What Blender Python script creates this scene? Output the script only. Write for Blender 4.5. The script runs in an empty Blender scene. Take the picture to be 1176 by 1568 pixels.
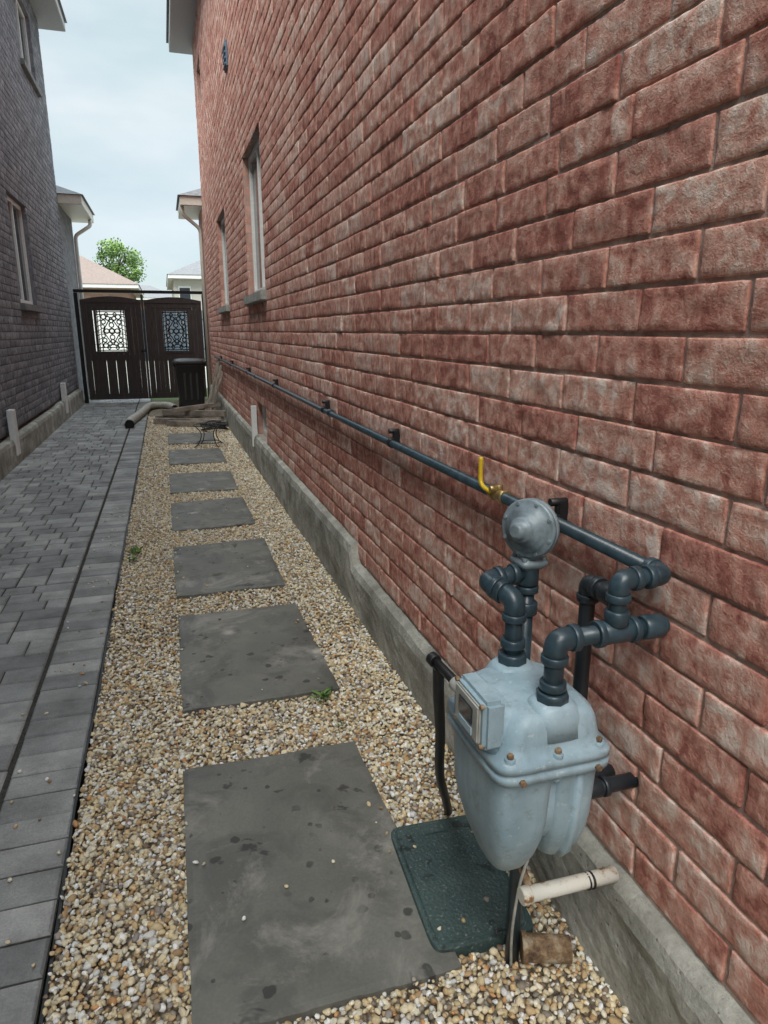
import bpy, bmesh, math, random
import numpy as np
from mathutils import Vector, Matrix, noise
random.seed(7); rng=np.random.default_rng(7)
sc=bpy.context.scene
sc.view_settings.view_transform='Standard'; sc.view_settings.look='None'; sc.view_settings.exposure=0

# ---------------- helpers ----------------
def s2l(c):
    return tuple(((x/255)/12.92 if x/255<=.04045 else (((x/255)+.055)/1.055)**2.4) for x in c)
class M:
    """little node-material builder"""
    def __init__(s,name,rough=.8,metal=0,spec=.5):
        s.m=bpy.data.materials.new(name); s.m.use_nodes=True
        s.t=s.m.node_tree; s.n=s.t.nodes; s.l=s.t.links
        s.b=s.n['Principled BSDF']; s.b.inputs['Roughness'].default_value=rough
        s.b.inputs['Metallic'].default_value=metal
        s.b.inputs['Specular IOR Level'].default_value=spec
        s.tc=s.n.new('ShaderNodeTexCoord')
    def setin(s,sock,v):
        if hasattr(v,'is_linked') : s.l.new(v,sock)
        elif isinstance(v,(tuple,list)) and len(v)==3 and sock.type=='RGBA': sock.default_value=(*v,1)
        else: sock.default_value=v
    def mapping(s,scale=(1,1,1),rot=(0,0,0),vec=None):
        n=s.n.new('ShaderNodeMapping'); n.inputs['Scale'].default_value=scale; n.inputs['Rotation'].default_value=rot
        s.l.new(vec or s.tc.outputs['Object'],n.inputs['Vector']); return n.outputs[0]
    def noise(s,scale,detail=4,rough=.55,vec=None,dist=0,color=False):
        n=s.n.new('ShaderNodeTexNoise'); n.inputs['Scale'].default_value=scale; n.inputs['Detail'].default_value=detail
        n.inputs['Roughness'].default_value=rough; n.inputs['Distortion'].default_value=dist
        s.l.new(vec or s.tc.outputs['Object'],n.inputs['Vector']); return n.outputs['Color' if color else 'Fac']
    def voronoi(s,scale,feature='F1',out='Distance',vec=None,rand=1):
        n=s.n.new('ShaderNodeTexVoronoi'); n.feature=feature; n.inputs['Scale'].default_value=scale
        n.inputs['Randomness'].default_value=rand
        s.l.new(vec or s.tc.outputs['Object'],n.inputs['Vector']); return n.outputs[out]
    def ramp(s,fac,stops,interp='LINEAR'):
        n=s.n.new('ShaderNodeValToRGB'); n.color_ramp.interpolation=interp
        e=n.color_ramp.elements
        while len(e)<len(stops): e.new(.5)
        for i,(p,c) in enumerate(stops):
            e[i].position=p
            e[i].color=(*c,1) if isinstance(c,(tuple,list)) else (c,c,c,1)
        s.l.new(fac,n.inputs[0]); return n.outputs[0]
    def math(s,op,a,b=0,clamp=False):
        n=s.n.new('ShaderNodeMath'); n.operation=op; n.use_clamp=clamp
        s.setin(n.inputs[0],a); s.setin(n.inputs[1],b); return n.outputs[0]
    def mix(s,f,a,b,mode='MIX'):
        n=s.n.new('ShaderNodeMix'); n.data_type='RGBA'; n.blend_type=mode
        s.setin(n.inputs[0],f); s.setin(n.inputs[6],a); s.setin(n.inputs[7],b); return n.outputs[2]
    def attr(s,name):
        n=s.n.new('ShaderNodeAttribute'); n.attribute_name=name
        return n.outputs['Color']
    def sep(s,c):
        n=s.n.new('ShaderNodeSeparateColor'); s.l.new(c,n.inputs[0]); return n.outputs
    def bump(s,h,strength=.5,dist=.01,prev=None):
        n=s.n.new('ShaderNodeBump'); n.inputs['Strength'].default_value=strength; n.inputs['Distance'].default_value=dist
        s.l.new(h,n.inputs['Height'])
        if prev: s.l.new(prev,n.inputs['Normal'])
        s.l.new(n.outputs[0],s.b.inputs['Normal']); return n.outputs[0]
    def col(s,c): s.setin(s.b.inputs['Base Color'],c); return s
    def rough(s,c): s.setin(s.b.inputs['Roughness'],c); return s

def empty(name,parent=None):
    e=bpy.data.objects.new(name,None); sc.collection.objects.link(e)
    if parent: e.parent=parent
    return e
def mk(name,V,F,mats,parent=None,smooth=False,mi=None,attr=None):
    me=bpy.data.meshes.new(name)
    me.from_pydata([tuple(v) for v in V] if not isinstance(V,np.ndarray) else V.tolist(),[],F if isinstance(F,list) else F.tolist())
    if not isinstance(mats,(list,tuple)): mats=[mats]
    for m in mats: me.materials.append(m.m if isinstance(m,M) else m)
    if mi is not None: me.polygons.foreach_set('material_index',np.array(mi,dtype=np.int32))
    if smooth: me.polygons.foreach_set('use_smooth',np.ones(len(me.polygons),dtype=bool))
    if attr is not None:
        a=me.color_attributes.new(name='bcol',type='FLOAT_COLOR',domain='POINT')
        a.data.foreach_set('color',np.asarray(attr,dtype=np.float32).ravel())
    me.update()
    o=bpy.data.objects.new(name,me); sc.collection.objects.link(o)
    if parent: o.parent=parent
    return o
class Acc:
    """accumulate primitives into one mesh"""
    def __init__(s): s.V=[];s.F=[];s.I=[];s.S=[]
    def add(s,V,F,mi=0,smooth=False):
        b=len(s.V); s.V+= [tuple(v) for v in V]; s.F+=[tuple(i+b for i in f) for f in F]; s.I+=[mi]*len(F); s.S+=[smooth]*len(F)
    def box(s,x0,x1,y0,y1,z0,z1,mi=0,bev=0,rot=None,piv=None,shift=None):
        bm=bmesh.new(); bmesh.ops.create_cube(bm,size=1)
        for v in bm.verts: v.co=Vector(((v.co.x+.5)*(x1-x0)+x0,(v.co.y+.5)*(y1-y0)+y0,(v.co.z+.5)*(z1-z0)+z0))
        if bev>0: bmesh.ops.bevel(bm,geom=bm.edges[:],offset=bev,segments=2,affect='EDGES')
        if rot is not None:
            p=Vector(piv) if piv else Vector(((x0+x1)/2,(y0+y1)/2,(z0+z1)/2))
            for v in bm.verts: v.co=p+rot@(v.co-p)
        if shift is not None:
            for v in bm.verts: v.co=v.co+Vector(shift)
        bm.verts.index_update()
        s.add([v.co for v in bm.verts],[[v.index for v in f.verts] for f in bm.faces],mi,False); bm.free()
    def tube(s,pts,r,seg=14,mi=0,cap=True):
        pts=[Vector(p) for p in pts]; n=len(pts)
        rs=r if isinstance(r,(list,tuple)) else [r]*n
        V=[];F=[]; prev=None; ptang=Vector((0,0,1))
        for i,p in enumerate(pts):
            if i==0: t=(pts[1]-p)
            elif i==n-1: t=(p-pts[i-1])
            else: t=(pts[i+1]-p).normalized()+(p-pts[i-1]).normalized()
            if t.length<1e-9: t=ptang
            t=t.normalized(); ptang=t
            if prev is None:
                a=Vector((0,0,1)) if abs(t.z)<.9 else Vector((1,0,0)); u=t.cross(a).normalized()
            else:
                u=(prev-t*prev.dot(t)).normalized()
            prev=u; w=t.cross(u)
            for k in range(seg):
                an=2*math.pi*k/seg; V.append(p+(u*math.cos(an)+w*math.sin(an))*rs[i])
        for i in range(n-1):
            for k in range(seg):
                F.append((i*seg+k,i*seg+(k+1)%seg,(i+1)*seg+(k+1)%seg,(i+1)*seg+k))
        s.add(V,F,mi,True)
        if cap:
            b=len(s.V)-len(V)
            s.F.append(tuple(b+k for k in reversed(range(seg)))); s.I.append(mi); s.S.append(False)
            s.F.append(tuple(b+(n-1)*seg+k for k in range(seg))); s.I.append(mi); s.S.append(False)
    def cyl(s,p,d,L,r,seg=20,mi=0,bev=.1):
        """cylinder centred on p along d with small chamfer"""
        p=Vector(p); d=Vector(d).normalized(); e=min(r,L)*bev
        s.tube([p-d*L/2,p-d*(L/2-e),p+d*(L/2-e),p+d*L/2],[r-e,r,r,r-e],seg,mi)
    def loft(s,secs,seg=48,mi=0,axis='z'):
        V=[];F=[];n=len(secs)
        for (z,cx,cy,rx,ry,e) in secs:
            for k in range(seg):
                a=2*math.pi*k/seg; c,si=math.cos(a),math.sin(a)
                V.append((cx+math.copysign(abs(c)**(2/e),c)*rx, cy+math.copysign(abs(si)**(2/e),si)*ry, z))
        for i in range(n-1):
            for k in range(seg):
                F.append((i*seg+k,i*seg+(k+1)%seg,(i+1)*seg+(k+1)%seg,(i+1)*seg+k))
        F.append(tuple(reversed(range(seg)))); F.append(tuple((n-1)*seg+k for k in range(seg)))
        s.add(V,F,mi,True)
    def done(s,name,mats,parent=None):
        o=mk(name,s.V,s.F,mats,parent,mi=s.I)
        o.data.polygons.foreach_set('use_smooth',np.array(s.S,dtype=bool)); o.data.update(); return o
def bend(pts,r=.03,k=6):
    P=[Vector(p) for p in pts]; out=[P[0]]
    for i in range(1,len(P)-1):
        a=(P[i-1]-P[i]); b=(P[i+1]-P[i]); q=min(r,a.length*.49,b.length*.49)
        A=P[i]+a.normalized()*q; B=P[i]+b.normalized()*q
        for j in range(k+1):
            t=j/k; out.append(A*(1-t)**2+P[i]*2*t*(1-t)+B*t*t)
    out.append(P[-1]); return out
def spline(pts,k=8):
    P=[Vector(p) for p in pts]; P=[P[0]*2-P[1]]+P+[P[-1]*2-P[-2]]; out=[]
    for i in range(1,len(P)-2):
        for j in range(k):
            t=j/k; out.append(.5*((2*P[i])+(-P[i-1]+P[i+1])*t+(2*P[i-1]-5*P[i]+4*P[i+1]-P[i+2])*t*t+(-P[i-1]+3*P[i]-3*P[i+1]+P[i+2])*t**3))
    out.append(P[-2]); return out

# ---------------- materials ----------------
def brick_mat(name,dark,red,pink,pale,bias=0.,bs=.5):
    m=M(name,.9,spec=.25); a=m.sep(m.attr('bcol'))
    v=m.mapping(scale=(1,1,1.3))
    n1=m.noise(13,3,.65,v,dist=1.0); n2=m.noise(52,3,.7,dist=.4); n3=m.noise(240,2,.7)
    v2=m.mapping(scale=(1,1,.3),rot=(math.radians(38),0,0)); n4=m.noise(36,3,.65,v2)
    f=m.math('MULTIPLY',n1,.48); f=m.math('ADD',f,m.math('MULTIPLY',n2,.20)); f=m.math('ADD',f,m.math('MULTIPLY',n4,.32))
    f=m.math('ADD',f,m.math('MULTIPLY',m.math('SUBTRACT',a[0],.5),.12))
    f=m.math('ADD',f,m.math('MULTIPLY',m.math('SUBTRACT',a[2],.5),.09)); f=m.math('ADD',f,bias)
    c=m.ramp(f,[(.37,dark),(.46,red),(.545,pink),(.635,pale)])
    c=m.mix(m.math('MULTIPLY',a[1],.28),c,(dark[0]*1.15,dark[1]*1.15,dark[2]*1.15),'MIX')
    c=m.mix(.32,c,m.ramp(n3,[(.3,.6),(.7,1.1)]),'MULTIPLY')
    m.col(c)
    h=m.math('ADD',m.math('MULTIPLY',n2,1.0),m.math('MULTIPLY',n3,.4))
    m.bump(h,bs,.006); return m
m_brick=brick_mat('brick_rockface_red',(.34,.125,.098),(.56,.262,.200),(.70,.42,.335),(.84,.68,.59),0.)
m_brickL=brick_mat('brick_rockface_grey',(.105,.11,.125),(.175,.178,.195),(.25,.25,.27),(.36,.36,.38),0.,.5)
def mortar(name,c0,c1):
    m=M(name,.95,spec=.2); n=m.noise(25,4,.7); m.col(m.ramp(n,[(.3,c0),(.7,c1)])); m.bump(m.noise(220,2,.7),.5,.003); return m
m_mortar=mortar('mortar_brown',(.30,.22,.19),(.62,.50,.43))
m_mortarL=mortar('mortar_grey',(.12,.12,.135),(.25,.25,.27))
def flatbrick(name,c1,c2,mc):
    m=M(name,.9,spec=.25); sx=m.n.new('ShaderNodeSeparateXYZ'); m.l.new(m.tc.outputs['Object'],sx.inputs[0])
    cb=m.n.new('ShaderNodeCombineXYZ'); m.l.new(m.math('ADD',sx.outputs[0],sx.outputs[1]),cb.inputs[0]); m.l.new(m.math('SUBTRACT',sx.outputs[2],.26),cb.inputs[1])
    b=m.n.new('ShaderNodeTexBrick'); m.l.new(cb.outputs[0],b.inputs['Vector'])
    for k,v in (('Scale',1),('Mortar Size',.006),('Brick Width',.27),('Row Height',.09),('Bias',0)): b.inputs[k].default_value=v
    b.inputs['Color1'].default_value=(*c1,1); b.inputs['Color2'].default_value=(*c2,1); b.inputs['Mortar'].default_value=(*mc,1)
    m.col(m.mix(.6,b.outputs['Color'],m.ramp(m.noise(14,5,.7),[(.3,.5),(.7,1.)]),'MULTIPLY'))
    m.bump(m.math('ADD',m.math('MULTIPLY',b.outputs['Fac'],-1.5),m.noise(40,4,.7)),.5,.006); return m
m_fb=flatbrick('brick_reveal',(.50,.25,.20),(.66,.40,.32),(.45,.37,.33))
m_fbL=flatbrick('brick_reveal_grey',(.18,.18,.2),(.26,.26,.28),(.25,.25,.27))
m_fbD=flatbrick('brick_distant',(.40,.22,.17),(.50,.31,.25),(.4,.35,.3))

m_conc=M('foundation_concrete',.9,spec=.3)
n=m_conc.noise(4,6,.65); c=m_conc.ramp(n,[(.3,(.21,.205,.17)),(.5,(.35,.345,.30)),(.7,(.56,.55,.49))])
c=m_conc.mix(.5,c,m_conc.ramp(m_conc.noise(60,4,.7),[(.3,.55),(.65,1.05)]),'MULTIPLY')
c=m_conc.mix(.7,c,m_conc.ramp(m_conc.voronoi(38),[(.04,.35),(.12,1.)]),'MULTIPLY')
m_conc.col(c); b=m_conc.bump(m_conc.noise(26,6,.75),.8,.012); m_conc.bump(m_conc.ramp(m_conc.voronoi(38),[(.05,0.),(.16,1.)]),.5,.006,b)

m_slab=M('stone_slab',.6,spec=.4)
flat=m_slab.mapping(scale=(1,1,.01))
n=m_slab.noise(2.6,6,.65,dist=.4); c=m_slab.ramp(n,[(.3,(.120,.118,.100)),(.5,(.165,.162,.140)),(.7,(.24,.233,.20))])
c=m_slab.mix(.45,c,m_slab.ramp(m_slab.noise(110,4,.7),[(.3,.6),(.7,1.05)]),'MULTIPLY')
sp=m_slab.ramp(m_slab.noise(5,4,.6,dist=.8),[(.48,0.),(.60,1.)]); c=m_slab.mix(m_slab.math('MULTIPLY',sp,.45),c,(.065,.063,.055))
for (scl,th,zs,zo) in ((9,.125,2.3,.40),(16,.13,3.1,.46)):
    wob=m_slab.noise(30,2,.5,color=True); vv=m_slab.n.new('ShaderNodeVectorMath'); vv.operation='MULTIPLY_ADD'; m_slab.l.new(wob,vv.inputs[0]); vv.inputs[1].default_value=(.025,.025,0); m_slab.l.new(flat,vv.inputs[2])
    sp=m_slab.ramp(m_slab.voronoi(scl,vec=vv.outputs[0]),[(th,1.),(th+.03,0.)]); sp=m_slab.math('MULTIPLY',sp,m_slab.ramp(m_slab.noise(zs,2),[(zo,0.),(zo+.1,1.)]))
    c=m_slab.mix(m_slab.math('MULTIPLY',sp,.8),c,(.03,.029,.026))
sp=m_slab.ramp(m_slab.noise(7,4,.6,flat,dist=.5),[(.63,0.),(.66,1.)]); c=m_slab.mix(m_slab.math('MULTIPLY',sp,.75),c,(.025,.024,.022))
sp=m_slab.ramp(m_slab.voronoi(3.1,vec=m_slab.mapping(scale=(1,1,.01),rot=(0,0,.7))),[(.04,1.),(.16,0.)]); sp=m_slab.math('MULTIPLY',sp,m_slab.ramp(m_slab.noise(22,4),[(.4,.1),(.58,1.)]))
c=m_slab.mix(m_slab.math('MULTIPLY',sp,.85),c,(.55,.52,.46))
lt=m_slab.ramp(m_slab.noise(3.4,6,.75,vec=m_slab.mapping(scale=(1,1,1),rot=(0,0,1.3)),dist=.5),[(.52,0.),(.68,1.)]); c=m_slab.mix(m_slab.math('MULTIPLY',lt,.55),c,(.40,.38,.33))
m_slab.col(c); m_slab.rough(m_slab.ramp(n,[(.3,.38),(.7,.72)])); m_slab.bump(m_slab.noise(45,5,.65),.4,.003)

m_pav=M('paver_concrete',.75,spec=.35); a=m_pav.sep(m_pav.attr('bcol'))
c=m_pav.ramp(a[0],[(0,(.26,.262,.255)),(.5,(.35,.352,.338)),(1,(.46,.458,.435))])
c=m_pav.mix(.9,c,m_pav.ramp(m_pav.noise(4,6,.7),[(.3,.42),(.7,1.15)]),'MULTIPLY')
c=m_pav.mix(.5,c,m_pav.ramp(m_pav.noise(150,3,.8),[(.3,.5),(.7,1.2)]),'MULTIPLY')
m_pav.col(c); m_pav.rough(m_pav.ramp(m_pav.noise(3,4),[(.35,.45),(.65,.85)])); m_pav.bump(m_pav.noise(130,4,.7),.5,.003)
m_joint=M('joint_sand',.95,spec=.2); m_joint.col(m_joint.ramp(m_joint.noise(60,4,.7),[(.3,(.02,.02,.018)),(.7,(.08,.075,.065))]))

m_peb=M('gravel_pebbles',.6,spec=.4); a=m_peb.attr('bcol')
c=m_peb.mix(.5,a,m_peb.ramp(m_peb.noise(180,2,.6),[(.3,.7),(.7,1.1)]),'MULTIPLY'); m_peb.col(c)
m_gbed=M('gravel_bed',.95,spec=.2)
vc=m_gbed.voronoi(75,out='Color'); s=m_gbed.sep(vc); c=m_gbed.ramp(s[0],[(0,(.16,.12,.08)),(.5,(.36,.29,.20)),(1,(.55,.49,.40))])
c=m_gbed.mix(.9,c,m_gbed.ramp(m_gbed.voronoi(75),[(.2,1.),(.65,.25)]),'MULTIPLY'); m_gbed.col(c); m_gbed.bump(m_gbed.voronoi(75),-.8,.01)

def simple(name,c,rough=.5,metal=0,spec=.5,var=.25,ns=30,bs=.15,bd=.002):
    m=M(name,rough,metal,spec); n=m.noise(ns,4,.6)
    m.col(m.mix(1,c,m.ramp(n,[(.3,1-var),(.7,1+var*.3)]),'MULTIPLY')); 
    if bs: m.bump(m.noise(ns*5,3,.6),bs,bd)
    return m
m_pipe=simple('pipe_blue_grey_paint',(.036,.066,.084),.34,0,.55,.5,22,.2)
m_blk=simple('black_plastic',(.014,.014,.015),.45,0,.5)
m_blkpipe=simple('black_pipe',(.020,.026,.032),.4,0,.5)
m_meter=M('meter_light_blue_paint',.42,0,.45)
n=m_meter.noise(9,5,.65); c=m_meter.ramp(n,[(.3,(.25,.36,.42)),(.55,(.35,.47,.53)),(.8,(.46,.57,.62))])
dirt=m_meter.ramp(m_meter.noise(26,5,.75),[(.55,0.),(.70,1.)]); c=m_meter.mix(m_meter.math('MULTIPLY',dirt,.45),c,(.15,.16,.14))
strk=m_meter.ramp(m_meter.noise(30,4,.6,m_meter.mapping(scale=(1,1,.12))),[(.50,0.),(.72,1.)]); c=m_meter.mix(m_meter.math('MULTIPLY',strk,.32),c,(.18,.22,.22))
wsp=m_meter.ramp(m_meter.noise(75,3,.6),[(.64,0.),(.70,1.)]); c=m_meter.mix(m_meter.math('MULTIPLY',wsp,.4),c,(.62,.68,.70))
m_meter.col(c); m_meter.bump(m_meter.noise(60,4,.65),.28,.003)
m_reg=simple('regulator_grey',(.25,.31,.34),.42,.1,.5,.5,24,.2)
m_brass=simple('brass_fitting',(.45,.33,.14),.35,.7,.5,.3,60,.2)
m_yel=simple('yellow_vinyl',(.75,.50,.02),.4,0,.5,.15)
m_rust=M('rusty_white_paint',.7); n=m_rust.noise(30,4,.65); m_rust.col(m_rust.ramp(n,[(.52,(.74,.72,.64)),(.60,(.62,.56,.44)),(.65,(.35,.19,.09)),(.73,(.15,.08,.04))])); m_rust.bump(n,.2,.002)
m_rust2=M('rusty_pipe',.85); n=m_rust2.noise(30,5,.7); m_rust2.col(m_rust2.ramp(n,[(.35,(.07,.045,.03)),(.5,(.24,.15,.08)),(.65,(.42,.36,.26))])); m_rust2.bump(n,.5,.004)
m_tan=simple('aged_beige_plastic',(.46,.46,.42),.5,0,.4,.35,20)
m_lid=M('green_plastic_lid',.5,0,.4); n=m_lid.noise(8,4); c=m_lid.ramp(n,[(.3,(.030,.056,.054)),(.7,(.060,.095,.089))])
sp=m_lid.ramp(m_lid.noise(14,3),[(.60,0.),(.64,1.)]); c=m_lid.mix(m_lid.math('MULTIPLY',sp,.7),c,(.01,.012,.012)); sp=m_lid.ramp(m_lid.noise(130,2),[(.62,0.),(.68,1.)]); c=m_lid.mix(m_lid.math('MULTIPLY',sp,.4),c,(.3,.32,.30))
m_lid.col(c); m_lid.bump(m_lid.voronoi(110),.6,.003)
m_white=simple('white_vinyl',(.78,.78,.76),.45,0,.4,.12)
m_fascia=simple('fascia_taupe',(.46,.46,.46),.55,0,.4,.15)
m_soff=simple('soffit_grey',(.36,.37,.39),.6,0,.3,.15)
m_cream=simple('gutter_cream',(.68,.64,.56),.45,0,.4,.12)
m_glass=M('window_glass',.06,0,.8); m_glass.col((.03,.04,.05))
m_sill=simple('stone_sill',(.42,.42,.39),.85,0,.3,.45,15,.3)
m_sillD=simple('stone_sill_dark',(.2,.2,.2),.85,0,.3,.35,15,.3)
m_gate=M('gate_dark_brown_wood',.5); v=m_gate.mapping(scale=(8,8,1)); n=m_gate.noise(6,5,.6,v); m_gate.col(m_gate.ramp(n,[(.3,(.026,.019,.017)),(.7,(.065,.047,.042))])); m_gate.bump(n,.3,.003)
m_iron=simple('black_iron',(.012,.012,.012),.4,.3,.5)
m_wood=M('weathered_timber',.85); v=m_wood.mapping(scale=(2,25,25)); n=m_wood.noise(4,5,.65,v); c=m_wood.ramp(n,[(.3,(.17,.14,.115)),(.7,(.48,.42,.35))])
m_wood.col(m_wood.mix(1,c,m_wood.ramp(m_wood.noise(5,1,.5),[(.35,.55),(.65,1.15)]),'MULTIPLY')); m_wood.bump(n,.5,.004)
m_corr=simple('corrugated_beige',(.50,.48,.42),.5,0,.4,.3,12)
m_roofB=M('shingle_brown',.9); n=m_roofB.noise(9,4,.7,m_roofB.mapping(scale=(1,1,4))); m_roofB.col(m_roofB.ramp(n,[(.3,(.18,.135,.115)),(.7,(.29,.23,.20))]))
m_roofG=M('shingle_grey',.9); n=m_roofG.noise(9,4,.7,m_roofG.mapping(scale=(1,1,4))); m_roofG.col(m_roofG.ramp(n,[(.3,(.13,.135,.14)),(.7,(.26,.26,.27))]))
m_leaf=M('leaves_green',.6,0,.3); a=m_leaf.sep(m_leaf.attr('bcol')); m_leaf.col(m_leaf.ramp(a[0],[(0,(.05,.10,.03)),(.6,(.15,.25,.06)),(1,(.26,.40,.11))]))
m_bark=simple('bark',(.09,.07,.05),.9)
m_ground=M('ground_soil_grass',.95,spec=.2); n=m_ground.noise(1.5,6,.7); m_ground.col(m_ground.ramp(n,[(.35,(.10,.09,.06)),(.55,(.07,.10,.035)),(.7,(.09,.13,.05))])); m_ground.bump(m_ground.noise(60,4,.7),.6,.02)

# ---------------- ground ----------------
S=600
mk('ground',[(-S,-S,-.05),(S,-S,-.05),(S,S,-.05),(-S,S,-.05)],[(0,1,2,3)],m_ground)

# pavers
PX0,PX1=-1.66,-.375
def pavers():
    V=[];F=[];C=[]
    def paver(x0,x1,y0,y1):
        g=.0032; x0+=g+rng.uniform(0,.0015);x1-=g;y0+=g;y1-=g+rng.uniform(0,.0015)
        z=rng.normal(0,.0016); tx=rng.normal(0,.006); ty=rng.normal(0,.006); b=.006
        cx,cy=(x0+x1)/2,(y0+y1)/2; base=len(V); an=rng.normal(0,.006)
        for (i,zz) in ((0,-.03),(0,-.006),(b,0)):
            for (x,y) in ((x0+i,y0+i),(x1-i,y0+i),(x1-i,y1-i),(x0+i,y1-i)):
                V.append((x-(y-cy)*an,y+(x-cx)*an,zz+z+tx*(x-cx)+ty*(y-cy)))
        c=rng.uniform(0,1)
        for _ in range(12): C.append((c,rng.uniform(),0,1))
        for L in (0,4):
            for k in range(4): F.append((base+L+k,base+L+(k+1)%4,base+L+4+(k+1)%4,base+L+4+k))
        F.append((base+8,base+9,base+10,base+11))
    y=-2.
    while y<19:
        d=.118; paver(-.60,PX1,y,y+d); y+=d
    y=-2.; 
    while y<19:
        d=random.choice([.135,.135,.16]); x=-.612; 
        while x>PX0+.02:
            w=random.choice([.11,.16,.16,.21]); 
            if x-w<PX0+.07: w=x-PX0
            paver(x-w,x,y,y+d); x-=w
        y+=d
    o=mk('paver_walkway',V,F,m_pav,attr=C)
    mk('paver_joint_bed',[(PX0-.02,-2,-.009),(PX1,-2,-.009),(PX1,19,-.009),(PX0-.02,19,-.009)],[(0,1,2,3)],m_joint,parent=o)
pavers()

# edging
a=Acc(); pts=[(-.366+.005*math.sin(y*2.1)+.004*math.sin(y*5.3),y,.0) for y in np.arange(-2,12.5,.1)]
for p,q in zip(pts[:-1],pts[1:]): a.add([(p[0]-.004,p[1],-.04),(p[0]+.004,p[1],-.04),(p[0]+.004,p[1],.006),(p[0]-.004,p[1],.006),(q[0]-.004,q[1],-.04),(q[0]+.004,q[1],-.04),(q[0]+.004,q[1],.006),(q[0]-.004,q[1],.006)],[(3,2,6,7),(1,5,6,2),(0,3,7,4)],0)
a.done('landscape_edging',[m_blk])

# slabs
slabs=[(-.052,.545,1.145,2.09),(-.040,.575,2.47,3.42),(-.045,.565,3.71,4.66),(-.05,.56,5.07,5.96),(-.05,.56,6.33,7.22),(-.05,.57,7.77,8.75),(-.05,.57,9.24,10.2)]
for i,(x0,x1,y0,y1) in enumerate(slabs):
    nx,ny=36,54; V=[];F=[]
    tilt=random.uniform(-.006,.006); skew=[random.uniform(-.008,.008) for _ in range(4)]
    def edge(t,sd): return .006*noise.noise(Vector((t*5,sd*3.1+i*9,0)))+.003*noise.noise(Vector((t*25,sd*3.1,i*5.)))+skew[sd-1]*(t-.5)*2
    for j in range(ny+1):
        for k in range(nx+1):
            u,v=k/nx,j/ny
            x=x0+(x1-x0)*u+(edge(v,1)*(1-u)+edge(v,2)*u if k in (0,nx) else skew[0]*(v-.5)*2*(1-u)+skew[1]*(v-.5)*2*u); y=y0+(y1-y0)*v+(edge(u,3)*(1-v)+edge(u,4)*v if j in (0,ny) else skew[2]*(u-.5)*2*(1-v)+skew[3]*(u-.5)*2*v)
            z=.018+tilt*(u-.5)*2+.0018*noise.noise(Vector((x*6,y*6,i)))
            if k in(0,nx) or j in (0,ny): z-=.003
            V.append((x,y,z))
    for j in range(ny):
        for k in range(nx): b=j*(nx+1)+k; F.append((b,b+1,b+nx+2,b+nx+1))
    ring=[k for k in range(nx+1)]+[j*(nx+1)+nx for j in range(1,ny+1)]+[ny*(nx+1)+k for k in range(nx-1,-1,-1)]+[j*(nx+1) for j in range(ny-1,0,-1)]
    b=len(V); V+=[(V[r][0],V[r][1],-.03) for r in ring]
    for q in range(len(ring)): F.append((ring[q],b+q,b+(q+1)%len(ring),ring[(q+1)%len(ring)]))
    o=mk('stepping_stone_slab',V,F,m_slab)

# gravel
pal=np.array([s2l(c) for c in [(240,230,206),(232,216,182),(226,204,160),(248,246,238),(218,186,138),(202,174,134),(240,222,184),(190,156,114),(170,160,150),(246,236,208),(212,160,108),(140,120,100),(252,250,246),(160,150,136)]])
prob=np.array([.14,.14,.12,.12,.08,.07,.1,.05,.05,.08,.03,.03,.06,.035]);prob/=prob.sum()
def ico(sub):
    bm=bmesh.new(); bmesh.ops.create_icosphere(bm,subdivisions=sub,radius=1); bm.verts.index_update()
    V=np.array([v.co[:] for v in bm.verts]);F=np.array([[v.index for v in f.verts] for f in bm.faces]);bm.free();return V,F
GV=[];GF=[];GC=[];goff=0
LID=(.50,.765,1.175,1.605)
def pebbles(P,R,sub,flat=.7):
    global goff
    V0,F0=ico(sub); n=len(P)
    if n==0: return
    variants=[]
    for k in range(14):
        d=np.array([1+.40*noise.noise(Vector(v*1.3)+Vector((k*7.1,0,0)))+.16*noise.noise(Vector(v*3)+Vector((0,k*3.,0))) for v in V0]); variants.append(V0*d[:,None])
    variants=np.array(variants); W=variants[rng.integers(0,14,n)]
    sc3=np.stack([rng.uniform(.8,1.3,n),rng.uniform(.65,1.,n),rng.uniform(.45,.8,n)],1); W=W*sc3[:,None,:]*R[:,None,None]
    al=rng.uniform(0,2*np.pi,n); be=rng.normal(0,.45,n)
    ca,sa,cb,sb=np.cos(al),np.sin(al),np.cos(be),np.sin(be)
    x,y,z=W[...,0].copy(),W[...,1].copy(),W[...,2].copy()
    x2=x*cb[:,None]+z*sb[:,None]; z2=-x*sb[:,None]+z*cb[:,None]
    x3=x2*ca[:,None]-y*sa[:,None]; y3=x2*sa[:,None]+y*ca[:,None]
    W=np.stack([x3,y3,z2],-1)+P[:,None,:]
    c=pal[rng.choice(len(pal),n,p=prob)]*rng.uniform(.66,1.03,(n,1)); c=np.concatenate([c,np.ones((n,1))],1)
    GV.append(W.reshape(-1,3)); GF.append((F0[None]+(np.arange(n)*len(V0))[:,None,None]+goff).reshape(-1,3)); GC.append(np.repeat(c,len(V0),0)); goff+=n*len(V0)
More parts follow.
